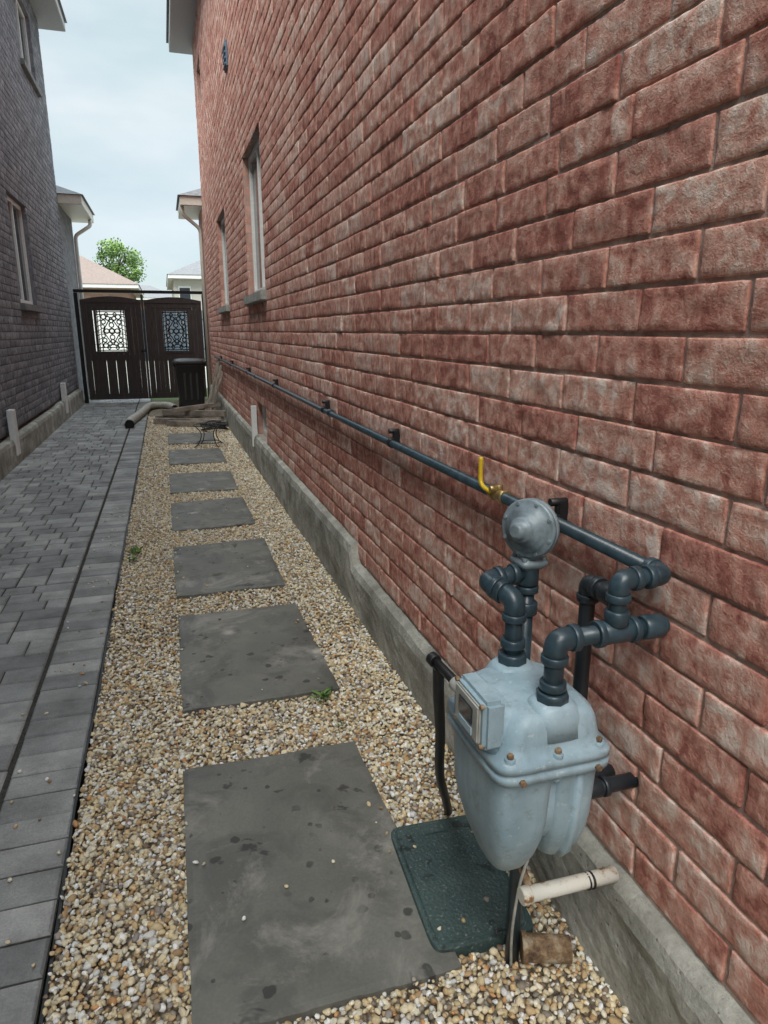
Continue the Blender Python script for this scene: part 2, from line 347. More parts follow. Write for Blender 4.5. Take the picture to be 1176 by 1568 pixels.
def field(y0,y1,sp,r0,r1,sub):
    xs=np.arange(-.36,.86,sp); ys=np.arange(y0,y1,sp); X,Y=np.meshgrid(xs,ys); X=X.ravel()+rng.uniform(-.5,.5,X.size)*sp*1.2; Y=Y.ravel()+rng.uniform(-.5,.5,Y.size)*sp*1.2
    keep=(X<.85)&(X>-.362)
    for (a0,a1,b0,b1) in slabs: keep&=~((X>a0+.002)&(X<a1-.002)&(Y>b0+.002)&(Y<b1-.002))
    keep&=~((X>LID[0]+.01)&(X<LID[1]-.0)&(Y>LID[2])&(Y<LID[3]))
    X,Y=X[keep],Y[keep]; n=len(X); Z=rng.uniform(-.006,.007,n)+.004*np.sin(X*9+Y*3)
    pebbles(np.stack([X,Y,Z],1),rng.uniform(r0,r1,n)*rng.choice([.75,1,1.35],n,p=[.42,.43,.15]),sub)
field(.2,3.0,.0108,.0050,.0092,2)
field(3.0,6.5,.0125,.006,.0100,1)
field(6.5,12.6,.018,.009,.013,1)
P=[]
for (a0,a1,b0,b1) in slabs[:4]:
    for _ in range(14): 
        e=random.random()<.6
        P.append((random.uniform(a0,a1) if not e else random.choice([random.uniform(a0,a0+.05),random.uniform(a1-.06,a1)]),random.uniform(b0,b1),.024))
for _ in range(70): P.append((-.38-abs(random.gauss(0,.12)),random.uniform(.8,6),.006))
for _ in range(6): P.append((random.uniform(LID[0],LID[1]),random.uniform(LID[2],LID[3]),.036))
P=np.array(P); pebbles(P,rng.uniform(.004,.008,len(P)),2)
GVa=np.concatenate(GV);GFa=np.concatenate(GF);GCa=np.concatenate(GC)
me=bpy.data.meshes.new('gravel'); me.vertices.add(len(GVa)); me.vertices.foreach_set('co',GVa.astype(np.float32).ravel())
me.loops.add(len(GFa)*3); me.loops.foreach_set('vertex_index',GFa.astype(np.int32).ravel())
me.polygons.add(len(GFa)); me.polygons.foreach_set('loop_start',np.arange(0,len(GFa)*3,3,dtype=np.int32)); me.polygons.foreach_set('use_smooth',np.ones(len(GFa),dtype=bool))
me.materials.append(m_peb.m); ca=me.color_attributes.new(name='bcol',type='FLOAT_COLOR',domain='POINT'); ca.data.foreach_set('color',GCa.astype(np.float32).ravel())
me.update(calc_edges=True); gob=bpy.data.objects.new('gravel',me); sc.collection.objects.link(gob)
mk('gravel_bed',[(-.362,-2,-.006),(.9,-2,-.006),(.9,15.3,-.006),(-.362,15.3,-.006)],[(0,1,2,3)],m_gbed,parent=gob)

# ---------------- houses ----------------
def wall(prefix,xf,n,y0,y1,z0,z1,ops,mb,mm,mr,parent,res,zoff=None,rec=.0055):
    """n=-1 wall faces -X, n=+1 faces +X"""
    inw=-n
    H,L,J=.09,.27,.0085
    V=[];F=[];C=[]
    rows=int(round((z1-z0)/H))
    for r in range(rows):
        za=z0+r*H; zb=za+H-J
        off=(r%2)*L/2+ (.07 if r%7==3 else 0)+random.uniform(-.012,.012)
        y=y0-L+off
        while y<y1:
            ya=max(y,y0); yb=min(y+L-J,y1); y+=L
            if yb-ya<.03: continue
            if zoff and za<zoff(ya)-.001: continue
            segs=[(ya,yb)]
            for (a0,a1,b0,b1) in ops:
                if zb>b0+.02 and za<b1-.02:
                    ns=[]
                    for (p,q) in segs:
                        if q<=a0 or p>=a1: ns.append((p,q))
                        else:
                            if p<a0: ns.append((p,a0))
                            if q>a1: ns.append((a1,q))
                    segs=ns
            for (p,q) in segs:
                if q-p<.02: continue
                nu,nv=res((p+q)/2,(za+zb)/2); seed=random.uniform(0,100)
                c0,c1=random.random(),random.random()**2.2
                b=len(V); jy=random.gauss(0,.001); jz=random.gauss(0,.001); jd=random.gauss(0,.0009)
                ju=random.gauss(0,.003)
                eu=min(.004/(q-p),.2); ev=.004/(zb-za)
                us=[0,0]+[eu+(1-2*eu)*i/nu for i in range(nu+1)]+[1,1]
                vs=[0,0]+[ev+(1-2*ev)*i/nv for i in range(nv+1)]+[1,1]
                nU,nV=len(us),len(vs)
                for j in range(nV):
                    for i in range(nU):
                        u=us[i]; v=vs[j]
                        yy=p+(q-p)*u; zz=za+(zb-za)*v; skirt=(i==0 or j==0 or i==nU-1 or j==nV-1); bd=(i<=1 or j<=1 or i>=nU-2 or j>=nV-2)
                        dd=0.; hh=0.
                        if nu>4:
                            q1=noise.noise(Vector((seed,yy*9,zz*13))); q2=noise.noise(Vector((seed,yy*34,zz*34))); q3=noise.noise(Vector((yy*90,zz*90,seed)))
                            hh=(q1*.0030+q2*.0030+q3*.0020)+.0006
                            if bd:
                                hh-=.0016; e=noise.noise(Vector((yy*45,zz*45,seed+5)))*.0026
                                if i<=1: yy+=abs(e)
                                if i>=nU-2: yy-=abs(e)
                                if j<=1: zz+=abs(e)*.7
                                if j>=nV-2: zz-=abs(e)*.7
                            hh=max(hh,-.0022)
                        else:
                            hh=noise.noise(Vector((seed,yy*12,zz*15)))*.003-(.0012 if bd else 0)
                        if skirt: dd=-.022; hh=0
                        V.append((xf+n*(hh+dd+jd+ju*(u-.5)*0.5),yy+jy,zz+jz)); C.append((c0,c1,min(max(.5+hh*120,0),1),1))
                for j in range(nV-1):
                    for i in range(nU-1):
                        k=b+j*nU+i
                        f=(k,k+1,k+nU+1,k+nU)
                        F.append(f if n>0 else f[::-1])
    o=mk(prefix+'brick_courses',V,F,mb,parent,attr=C,smooth=True)
    xm=xf-n*rec
    ys=sorted(set([y0,y1]+[q for op in ops for q in op[:2]])); zs=sorted(set([z0-.02,z1]+[q for op in ops for q in op[2:]]))
    A=Acc()
    for i in range(len(ys)-1):
        for j in range(len(zs)-1):
            cy,cz=(ys[i]+ys[i+1])/2,(zs[j]+zs[j+1])/2
            if any(a0<cy<a1 and b0<cz<b1 for (a0,a1,b0,b1) in ops): continue
            A.add([(xm,ys[i],zs[j]),(xm,ys[i+1],zs[j]),(xm,ys[i+1],zs[j+1]),(xm,ys[i],zs[j+1])],[(0,1,2,3)])
    A.done('mortar',[mm],parent)
    for (a0,a1,b0,b1) in ops:
        A=Acc(); d=.11; xi=xf+inw*d; xo=xf-n*.002
        A.add([(xo,a0,b0),(xo,a1,b0),(xo,a1,b1),(xo,a0,b1),(xi,a0,b0),(xi,a1,b0),(xi,a1,b1),(xi,a0,b1)],[(0,1,5,4),(1,2,6,5),(2,3,7,6),(3,0,4,7)],0)
        A.done('window_reveal',[mr],parent)
def window(xf,n,op,parent,sill=None,mull=True,sillmat=None,frame=.06):
    inw=-n; a0,a1,b0,b1=op; A=Acc(); xa=xf+inw*.06; xb=xf+inw*.105
    X0,X1=min(xa,xb),max(xa,xb)
    A.box(X0,X1,a0+.001,a0+frame,b0+.001,b1-.001,0,.004);A.box(X0,X1,a1-frame,a1-.001,b0+.001,b1-.001,0,.004)
    A.box(X0+.001,X1-.001,a0+frame,a1-frame,b0+.001,b0+frame,0,.004);A.box(X0+.001,X1-.001,a0+frame,a1-frame,b1-frame,b1-.001,0,.004)
    if mull: A.box(X0+.002,X1-.002,(a0+a1)/2-.02,(a0+a1)/2+.02,b0+frame,b1-frame,0,.003)
    xg=xf+inw*.09; A.add([(xg,a0+.02,b0+.02),(xg,a1-.02,b0+.02),(xg,a1-.02,b1-.02),(xg,a0+.02,b1-.02)],[(0,1,2,3)],1)
    A.done('window',[m_white,m_glass],parent)
    if sill:
        A=Acc(); xs=sorted([xf+inw*.058,xf-inw*.055]); A.box(xs[0],xs[1],a0-.06,a1+.06,b0-.09,b0-.002,0,.008); A.done('window_sill',[sillmat or m_sill],parent)
def slabroof(A,x0,x1,y0,y1,z,th,rise,inset,mf,ms,mr):
    A.box(x0,x1,y0,y1,z,z+th,mf,.008)
    A.add([(x0+.02,y0+.02,z-.003),(x1-.02,y0+.02,z-.003),(x1-.02,y1-.02,z-.003),(x0+.02,y1-.02,z-.003)],[(3,2,1,0)],ms)
    e=.04; i=inset
    A.add([(x0-e,y0-e,z+th+.003),(x1+e,y0-e,z+th+.003),(x1+e,y1+e,z+th+.003),(x0-e,y1+e,z+th+.003),(x0+i,y0+i,z+th+rise),(x1-i,y0+i,z+th+rise),(x1-i,y1-i,z+th+rise),(x0+i,y1-i,z+th+rise)],
      [(0,1,5,4),(1,2,6,5),(2,3,7,6),(3,0,4,7),(4,5,6,7),(3,2,1,0)],mr)

# right house
XR=.90
RH=empty('brick_house')
opsR=[(6.42,7.72,.26+.09*17,.26+.09*32),(10.05,11.4,.26+.09*17,.26+.09*31),(13.0,13.9,.26+.09*54,.26+.09*62),(6.75,7.5,.35,.26+.09*5)]
def resR(y,z):
    if y<2.6 and z<3: return (18,6)
    if y<5 and z<4: return (9,4)
    return (2,2)
wall('',XR,-1,-3,14.7,.26,.26+.09*69,opsR,m_brick,m_mortar,m_fb,RH,resR,zoff=lambda y:.26 if y<3.36 else .35)
zt=.26+.09*69
for op in opsR[:2]: window(XR,-1,op,RH,sill=True)
window(XR,-1,opsR[2],RH,mull=False); window(XR,-1,opsR[3],RH,mull=False,frame=.05)
A=Acc(); A.box(XR+.115,10,-3,14.7,0,zt-.01,0); A.box(XR+.006,XR+.115,-3.,-2.99,0,zt-.01,0); A.box(XR+.006,XR+.114,14.69,14.7,.3,zt-.01,0)
A.box(XR+.003,9.5,14.702,16.2,0,3.80,0); A.done('side_walls',[m_fb],RH)
A=Acc(); slabroof(A,XR-.40,10.4,-3.4,15.05,zt,.16,2.6,4.0,0,1,2); slabroof(A,XR-.40,9.9,14.80,16.6,3.80,.17,.42,.85,3,3,2)
A.done('roof',[m_fascia,m_soff,m_roofG,m_cream],RH)
A=Acc(); A.tube(bend([(.54,15.0,3.80),(.54,15.0,3.66),(.86,15.1,3.42),(.86,15.1,.1)],.08),.035,12,0); A.done('downspout',[m_cream],RH)
A=Acc(); A.box(XR-.02,XR+.0,8.6,8.85,4.25,4.5,0,.004); [A.box(XR-.035,XR-.018,8.61,8.84,4.27+k*.055,4.285+k*.055,0) for k in range(4)]; A.done('wall_vent',[simple('vent_blue_grey',(.12,.2,.28))],RH)
def foundation(name,xa,xb,xtop,prof,parent,mat,sgn):
    V=[];F=[];ys=[y for y in np.arange(-3,15.3,.05)]
    st=[]
    zn=9
    for y in ys:
        zt_=prof(y); row=[]
        for k in range(zn+1):
            z=-.06+(zt_+.06)*k/zn; d=.006*noise.noise(Vector((0,y*5,z*9)))+.005*noise.noise(Vector((1,y*22,z*26)))
            row.append((xa+sgn*d+(-sgn*.012*max(0,(k-zn+1))),y,z))
        row.append((xtop,y,zt_+.012+.008*noise.noise(Vector((y*12,2,0)))))
        row.append((xb,y,zt_+.012)); st.append(row)
    w=len(st[0]); V=[p for r in st for p in r]
    for i in range(len(st)-1):
        for k in range(w-1):
            b=i*w+k; F.append((b,b+w,b+w+1,b+1) if sgn<0 else (b,b+1,b+w+1,b+w))
    return mk(name,V,F,mat,parent,smooth=False)
def profR(y):
    if y<3.34: return .235
    return .335
foundation('foundation',.850,1.0,.885,profR,RH,m_conc,-1)
A=Acc(); A.box(.835,.893,7.44,7.5,.22,.66,0,.004); A.done('basement_window_frame',[m_white],RH)

# left house
XL=-1.73
LH=empty('brick_house')
opsL=[(10.2,11.5,.35+.09*16,.35+.09*31),(12.75,14.2,.35+.09*56,.35+.09*68)]
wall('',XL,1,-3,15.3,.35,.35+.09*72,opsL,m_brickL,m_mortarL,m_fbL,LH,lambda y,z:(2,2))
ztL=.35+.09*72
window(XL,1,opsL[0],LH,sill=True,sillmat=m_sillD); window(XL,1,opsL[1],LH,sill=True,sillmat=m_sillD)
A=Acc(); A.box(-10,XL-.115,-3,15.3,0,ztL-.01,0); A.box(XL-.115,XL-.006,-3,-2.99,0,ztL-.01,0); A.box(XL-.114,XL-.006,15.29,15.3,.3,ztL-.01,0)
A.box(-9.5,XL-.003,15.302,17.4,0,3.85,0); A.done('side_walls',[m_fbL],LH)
A=Acc(); slabroof(A,-10.4,XL+.42,-3.4,15.7,ztL,.16,2.6,4.,0,1,2); slabroof(A,-9.9,XL+.42,15.32,17.8,3.80,.17,.42,.9,3,3,2)
A.done('roof',[m_fascia,m_soff,m_roofG,m_cream],LH)
A=Acc(); A.tube(bend([(XL+.38,17.3,3.80),(XL+.38,17.3,3.68),(XL+.06,17.2,3.45),(XL+.06,17.2,.1)],.08),.04,12,0); A.done('downspout',[m_white],LH)
foundation('foundation',-1.655,-1.85,-1.70,lambda y:.27 if y<12 else .30,LH,m_conc,1)
A=Acc(); 
for (p,q) in ((8.35,8.5),(12.55,12.75)): A.box(-1.70,-1.635,p,q,.10,.60,0,.004)
A.done('basement_window_frame',[m_white],LH)

# ---------------- gate ----------------
def leaf(G,x0,x1,y,pan):
    A=Acc(); t=.045
    z0,z1=.06,2.02
    A.box(x0,x0+.11,y,y+t,z0,z1,0,.004);A.box(x1-.11,x1,y,y+t,z0,z1,0,.004)
    for (a_,b_) in ((z0,z0+.12),(.86,.97),(1.90,z1)): A.box(x0+.11,x1-.11,y+.003,y+t-.003,a_,b_,0,.003)
    xs=np.arange(x0+.11,x1-.11,.105)
    for x in xs:
        xe=min(x+.1035,x1-.112)
        if xe-x<.02: continue
        c=(x+xe)/2
        if pan[0]-.03<c<pan[1]+.03:
            if pan[2]-.97>.02: A.box(x,xe,y+.012,y+t-.012,.97,pan[2],0,.002)
            A.box(x,xe,y+.012,y+t-.012,pan[3],1.90,0,.002)
        else: A.box(x,xe,y+.012,y+t-.012,.97,1.90,0,.002)
    xs=np.arange(x0+.115,x1-.115,.093)
    for i,x in enumerate(xs):
        gap=(i in (2,4,6)) 
        xe=min(x+(.084 if gap else .0925),x1-.112)
        if xe-x>.02: A.box(x,xe,y+.012,y+t-.012,.18,.86,0,.002)
    N=16; P=[]
    for k in range(N+1):
        u=k/N; x=x0+(x1-x0)*u; P.append((x,2.05+.07*math.sin(math.pi*u)))
    for k in range(N):
        (xa,za),(xb,zb)=P[k],P[k+1]
        A.add([(xa,y-.01,2.0),(xb,y-.01,2.0),(xb,y-.01,zb),(xa,y-.01,za),(xa,y+t+.01,2.0),(xb,y+t+.01,2.0),(xb,y+t+.01,zb),(xa,y+t+.01,za)],[(0,1,2,3),(7,6,5,4),(3,2,6,7),(1,0,4,5)],0)
    A.box(pan[0]-.05,pan[0],y-.006,y+t+.006,pan[2]-.05,pan[3]+.05,0,.003);A.box(pan[1],pan[1]+.05,y-.006,y+t+.006,pan[2]-.05,pan[3]+.05,0,.003)
    A.box(pan[0],pan[1],y-.005,y+t+.005,pan[3],pan[3]+.05,0,.003);A.box(pan[0],pan[1],y-.005,y+t+.005,pan[2]-.05,pan[2],0,.003)
    A.done('gate_leaf',[m_gate],G)
    # cast-iron insert: dense scroll lattice with a central diamond medallion
    B=Acc(); yc=y+t/2; px0,px1,pz0,pz1=pan; w=px1-px0;h=pz1-pz0
    def ring(cx,cz,r,rr=.011,a0=0,a1=2*math.pi,k=14):
        B.tube([(cx+r*math.cos(a0+(a1-a0)*i/k),yc,cz+r*math.sin(a0+(a1-a0)*i/k)) for i in range(k+1)],rr,6)
    cx,cz=(px0+px1)/2,(pz0+pz1)/2
    for z in (pz0+.02,pz1-.02,pz0+.075,pz1-.075): B.tube([(px0,yc,z),(px1,yc,z)],.011,6)
    for x in (px0+.015,px1-.015,px0+.07,px1-.07): B.tube([(x,yc,pz0),(x,yc,pz1)],.010,6)
    for (a_,b_) in (((-1,0),(0,1)),((0,1),(1,0)),((1,0),(0,-1)),((0,-1),(-1,0))): B.tube([(cx+a_[0]*.17,yc,cz+a_[1]*.28),(cx+b_[0]*.17,yc,cz+b_[1]*.28)],.012,6)
    for q in range(9): B.tube([(px0,yc,pz0+.05+q*.0875),(px0+.07,yc,pz0+.09+q*.0875)],.008,5); B.tube([(px1,yc,pz0+.05+q*.0875),(px1-.07,yc,pz0+.09+q*.0875)],.008,5)
    ring(cx,cz,.05,.018); 
    for k in range(4): an=k*math.pi/2; ring(cx+.10*math.cos(an),cz+.12*math.sin(an),.045,.013)
    for sx in(-1,1):
        for sz in(-1,1):
            ring(cx+sx*.14,cz+sz*.28,.045,.013); ring(cx+sx*.06,cz+sz*.25,.038,.013); ring(cx+sx*.15,cz+sz*.18,.04,.013); ring(cx+sx*.08,cz+sz*.33,.03,.011)
            ring(cx+sx*.17,cz+sz*.09,.035,.011)
        ring(cx,cz+sx*.20,.035,.013)
    B.done('ornamental_panel',[m_iron],G)
G=empty('garden_gate'); YG=15.42
leaf(G,-1.55,-.40,YG,(-1.27,-.73,1.04,1.84)); leaf(G,-.34,.80,YG+.03,(0.0,.52,1.04,1.84))
A=Acc(); A.box(-1.65,-1.575,YG-.03,YG+.05,-.03,2.18,0,.006); A.box(.82,.885,YG-.03,YG+.05,-.03,2.18,0,.006); A.box(-1.65,.885,YG-.029,YG+.049,2.185,2.245,0,.006); A.box(-.395,-.345,YG-.02,YG,.06,2.16,1,.004)
A.done('gate_frame',[m_iron,m_gate],G)
A=Acc(); A.tube([(-.47,YG-.03,1.05),(-.47,YG-.06,1.05),(-.36,YG-.06,1.05)],.009,8); A.cyl((-.42,YG-.015,1.05),(0,1,0),.02,.03); A.done('latch',[m_iron],G)

# ---------------- gas pipe along wall ----------------
PZ=.985; PXX=.868
gm=empty('gas_meter_set')
A=Acc()
A.tube([(PXX,1.03,PZ),(PXX,4,PZ-.004),(PXX,8,PZ+.002),(PXX,13.2,PZ)],.0155,18)
A.done('gas_line',[m_pipe],gm)
A=Acc()
for y in (1.40,2.67,3.95,5.9,7.9,9.9,11.9):
    A.cyl((PXX,y,PZ),(0,1,0),.035,.021,20)
    A.box(PXX+.006,XR+.004,y-.012,y+.012,PZ-.012,PZ+.05,0,.003)
    A.cyl((PXX+.012,y,PZ+.048),(1,0,0),.05,.010,12)
A.done('pipe_clamps',[m_blk],gm)
A=Acc()
for y in (3.8,7.2,10.4): A.cyl((PXX,y,PZ),(0,1,0),.05,.0205)
def fit(p,d,L=.026,r=.0235,mi=0): A.cyl(p,d,L,r,22,mi,.12)
def elb(p,da,db,r=.019,arm=.036,mi=0):
    p=Vector(p);da=Vector(da).normalized();db=Vector(db).normalized()
    A.tube(bend([p+da*arm,p,p+db*arm],arm*.95,8),r*1.06,18,mi)
    fit(p+da*arm*.93,da,.016,r*1.22,mi); fit(p+db*arm*.93,db,.016,r*1.22,mi)
YN=1.005; XM=.645; ZB=.882; XT=.772
elb((PXX,YN,PZ),(0,1,0),(-1,0,0))
A.tube([(PXX,YN,PZ),(XT,YN,PZ)],.0165,18)
elb((XT,YN,PZ),(1,0,0),(0,0,-1)); 
A.tube([(XT,YN,PZ),(XT,YN,ZB)],.0165,18)
A.tube([(XM,YN,ZB),(.868,YN,ZB)],.0175,18)
fit((XT,YN,ZB),(1,0,0),.075,.0225); fit((XT,YN,ZB+.03),(0,0,1),.03,.0235); fit((XT-.038,YN,ZB),(1,0,0),.014,.026); fit((XT+.038,YN,ZB),(1,0,0),.014,.026)
fit((.852,YN,ZB),(1,0,0),.045,.024); fit((.878,YN,ZB),(1,0,0),.015,.016)
elb((XM,YN,ZB),(1,0,0),(0,0,-1),.021,.04)
A.tube([(XM,YN,ZB),(XM,YN,.76)],.0185,18); fit((XM,YN,.792),(0,0,1),.018,.025); A.cyl((XM,YN,.769),(0,0,1),.022,.031,8,0,.15)
A.tube(bend([(.80,YN+.03,PZ-.055),(.80,1.14,PZ-.055),(.80,1.14,.46),(.90,1.14,.46)],.035),.0165,16,1)
elb((.80,1.14,PZ-.055),(0,-1,0),(0,0,-1),.019,.036,1); fit((.80,YN+.055,PZ-.055),(0,1,0),.05,.023,1)
A.tube([(XT,YN,ZB+.045),(.80,YN+.035,PZ-.055)],.013,12,1)
elb((.80,1.14,.50),(0,0,1),(1,0,0),.019,.036,1)
A.tube([(.76,1.07,.485),(.91,1.07,.485)],.0165,16,1); fit((.80,1.07,.485),(1,0,0),.04,.020,1); fit((.83,1.07,.485),(1,0,0),.012,.022,1)
YF=1.165
A.tube([(XM,YF,.90),(XM,YF,.76)],.0185,18); fit((XM,YF,.805),(0,0,1),.02,.026); A.cyl((XM,YF,.772),(0,0,1),.022,.031,8,0,.15)
A.tube([(XM,YF,.90),(.618,1.245,.915)],.0185,18)
elb((XM,YF,.90),(-.027,.08,.015),(0,0,-1),.021,.04)
A.tube([(.618,1.245,.915),(.72,1.25,.925)],.0185,18); elb((.618,1.245,.915),(.1,.005,.01),(.027,-.08,-.015),.021,.034)
A.tube(bend([(.72,1.25,.965),(.72,1.25,.42),(.672,1.14,.37),(.672,1.14,-.03)],.06),.0165,16,0)
fit((.72,1.25,.925),(0,0,1),.06,.024); fit((.72,1.25,.885),(0,0,1),.016,.025); fit((.72,1.25,.84),(0,0,1),.03,.025); fit((.685,1.249,.922),(1,0,0),.016,.024)
A.done('meter_piping',[m_pipe,m_blkpipe],gm)
# regulator
A=Acc(); c=Vector((.716,1.245,1.024)); ax=Vector((-.85,-.50,.08)).normalized()
A.tube([c-ax*.038,c-ax*.034,c-ax*.014,c-ax*.012,c-ax*.003,c-ax*.002,c+ax*.001,c+ax*.002,c+ax*.010,c+ax*.012,c+ax*.013,c+ax*.020,c+ax*.021,c+ax*.027,c+ax*.028,c+ax*.038,c+ax*.042,c+ax*.043,c+ax*.058,c+ax*.062],[.02,.036,.048,.064,.064,.061,.061,.064,.064,.060,.050,.047,.038,.036,.029,.027,.024,.018,.017,.011],40)
for k in range(8):
    u=ax.cross(Vector((0,0,1))).normalized(); w=u.cross(ax); p=c+(u*math.cos(k*math.pi/4+.3)+w*math.sin(k*math.pi/4+.3))*.057
    A.cyl(p,ax,.030,.0045,6)
A.tube([c-ax*.03,c-ax*.048],[.024,.018],18)
A.loft([(.935,.722,1.252,.026,.026,4),(.945,.722,1.252,.034,.034,5),(.953,.722,1.252,.034,.034,5),(.955,.722,1.252,.021,.021,2.5),(.985,.722,1.252,.028,.028,2.4),(1.02,.722,1.252,.026,.026,2),(1.05,.722,1.252,.016,.016,2)],28)
for sx in(-1,1):
    for sy in(-1,1): A.cyl((.722+sx*.023,1.252+sy*.023,.956),(0,0,1),.012,.005,6)
A.done('regulator',[m_reg],gm)
# valve
A=Acc(); VY=1.69
A.cyl((PXX,VY,PZ),(0,1,0),.07,.017,18,0); A.cyl((PXX,VY-.03,PZ),(0,1,0),.02,.0225,6,0); A.cyl((PXX,VY+.03,PZ),(0,1,0),.02,.0225,6,0); A.cyl((PXX-.002,VY,PZ+.018),(0,0,1),.024,.011,14,0)
A.cyl((PXX-.020,VY,PZ+.02),(1,0,0),.02,.009,8,0)
h=[(PXX-.024,VY+.008,PZ+.010),(PXX-.030,VY+.035,PZ+.016),(PXX-.033,VY+.052,PZ+.03),(PXX-.033,VY+.056,PZ+.060),(PXX-.033,VY+.056,PZ+.100)]
pts=spline(h,6); A.tube(pts,[.0065]*len(pts),10,1); A.done('shutoff_valve',[m_brass,m_yel],gm)
# meter body
A=Acc(); CX,CY=.632,1.078
A.loft([(.362,.594,CY,.010,.020,2.4),(.368,.593,CY,.026,.042,2.8),(.384,.590,CY,.038,.064,3.2),(.43,.585,CY,.049,.092,4),(.475,.582,CY,.056,.108,4.6),(.51,.581,CY,.060,.115,5),(.62,.581,CY,.063,.120,5.5),(.655,.582,CY,.064,.121,5.5)],72)
A.loft([(.372,.692,CY,.010,.020,2.4),(.378,.692,CY,.024,.042,2.8),(.394,.692,CY,.034,.062,3.2),(.435,.691,CY,.042,.090,4),(.48,.690,CY,.047,.105,4.6),(.52,.689,CY,.049,.112,5),(.62,.689,CY,.050,.117,5.5),(.655,.689,CY,.051,.119,5.5)],72)
A.loft([(.44,.638,CY,.02,.05,3),(.46,.638,CY,.03,.078,4),(.50,.638,CY,.045,.100,5),(.655,.638,CY,.055,.108,5)],48)
A.loft([(.40,.690,CY,.010,.078,3),(.43,.690,CY,.016,.100,3),(.50,.690,CY,.018,.118,3),(.635,.690,CY,.018,.124,3)],40)
A.loft([(.632,CX,CY,.110,.126,6),(.636,CX,CY,.122,.137,7.5),(.651,CX,CY,.123,.138,7.5),(.6535,CX,CY,.117,.132,7),(.6575,CX,CY,.117,.132,7),(.660,CX,CY,.123,.138,7.5),(.674,CX,CY,.122,.137,7.5),(.678,CX,CY,.109,.125,6),(.700,CX+.004,CY,.103,.119,6),(.724,CX+.006,CY,.098,.115,5.5),(.741,CX+.008,CY,.089,.110,5),(.750,CX+.010,CY,.074,.102,4.5),(.755,CX+.01,CY,.050,.085,3),(.756,CX+.01,CY,.01,.02,2)],88)
for yy in (YN,YF): A.loft([(.70,XM,yy,.058,.048,3.4),(.740,XM,yy,.053,.043,3),(.756,XM,yy,.044,.038,2.4),(.763,XM,yy,.036,.034,2)],36)
A.loft([(.675,.560,CY,.052,.092,5),(.720,.556,CY,.050,.088,5),(.742,.556,CY,.042,.080,4.5),(.749,.558,CY,.030,.068,4),(.751,.56,CY,.01,.03,3)],56)
A.loft([(.675,.705,CY,.034,.10,5),(.722,.70,CY,.032,.094,5),(.738,.70,CY,.022,.085,4),(.740,.70,CY,.008,.05,3)],48)
for (xx,yy) in ((.632,.952),(.725,.962),(.540,.962),(.522,1.045),(.522,1.125),(.742,1.08),(.6,1.204),(.7,1.204)):
    A.cyl((xx,yy,.676),(0,0,1),.016,.0105,10,0); A.cyl((xx,yy,.687),(0,0,1),.010,.0065,6,1)
    A.cyl((xx,yy,.632),(0,0,1),.012,.0085,10,0)
for xx in (.555,.712): A.cyl((xx,.939,.645),(0,1,0),.012,.0065,6,1)
# index box
A.box(.492,.535,.975,1.100,.695,.792,0,.008); A.box(.484,.4925,.987,1.088,.706,.782,2,.003); A.box(.481,.4845,1.008,1.066,.735,.768,3,.001); A.box(.481,.4845,1.008,1.066,.713,.729,0,.001)
for yy in (.983,1.093):
    for zz in (.704,.784): A.cyl((.490,yy,zz),(1,0,0),.008,.005,6,1)
A.done('meter_body',[m_meter,m_rust2,m_tan,m_glass],gm)
A=Acc(); A.tube([(.507,1.09,.752),(.492,1.215,.762)],.010,12,0); A.cyl((.502,1.115,.754),(-.1,1,0.08),.03,.014,12,1); A.cyl((.491,1.22,.762),(-.1,1,.08),.02,.0145,14,0); A.cyl((.4905,1.232,.763),(-.1,1,.08),.004,.011,14,1)
A.tube(spline([(.494,1.20,.755),(.51,1.235,.67),(.56,1.34,.5),(.62,1.48,.28),(.69,1.60,.10),(.73,1.66,-.01)],8),.0125,12,0)
A.done('sensor_conduit',[m_blk,m_tan],gm)
A=Acc(); A.tube([(.64,1.045,.278),(.86,1.045,.272)],.0165,18,0)
A.cyl((.64,1.045,.278),(1,0,0),.022,.019,18,0); A.cyl((.80,1.045,.272),(1,0,0),.006,.0185,16,2); A.cyl((.79,1.045,.272),(1,0,0),.004,.0185,16,2)
A.tube([(.66,1.145,.37),(.655,1.10,.31),(.652,1.045,.28)],.009,10,1)
A.tube([(.69,1.12,.048),(.79,1.085,.045)],[.030,.030],20,1); A.cyl((.69,1.12,.048),(1,-.35,0),.012,.034,20,1)
A.tube(spline([(.66,1.07,.36),(.635,1.06,.3),(.63,1.07,.2),(.645,1.10,.1),(.66,1.12,.0)],6),.0035,6,3)
A.done('support_bracket',[m_rust,m_rust2,m_blk,m_tan],gm)

# valve box lid
A=Acc(); LY=1.39
secs=[(-.03,.637,LY,.133,.212,12),(.026,.637,LY,.133,.212,12),(.030,.637,LY,.131,.210,12),(.031,.637,LY,.123,.202,12),(.029,.637,LY,.121,.200,12),(.029,.637,LY,.119,.198,12),(.033,.637,LY,.117,.196,12)]
A.loft(secs,96); A.cyl((.637,1.215,.034),(0,0,1),.004,.016,20); A.box(.60,.668,1.545,1.558,.0325,.036,0,.001)
o=A.done('valve_box_lid',[m_lid]); 
for v in o.data.vertices:
    x,y=v.co.x-.637,v.co.y-LY; t=math.radians(-3); v.co.x=.637+x*math.cos(t)-y*math.sin(t); v.co.y=LY+x*math.sin(t)+y*math.cos(t)
for p in o.data.polygons: p.use_smooth=False

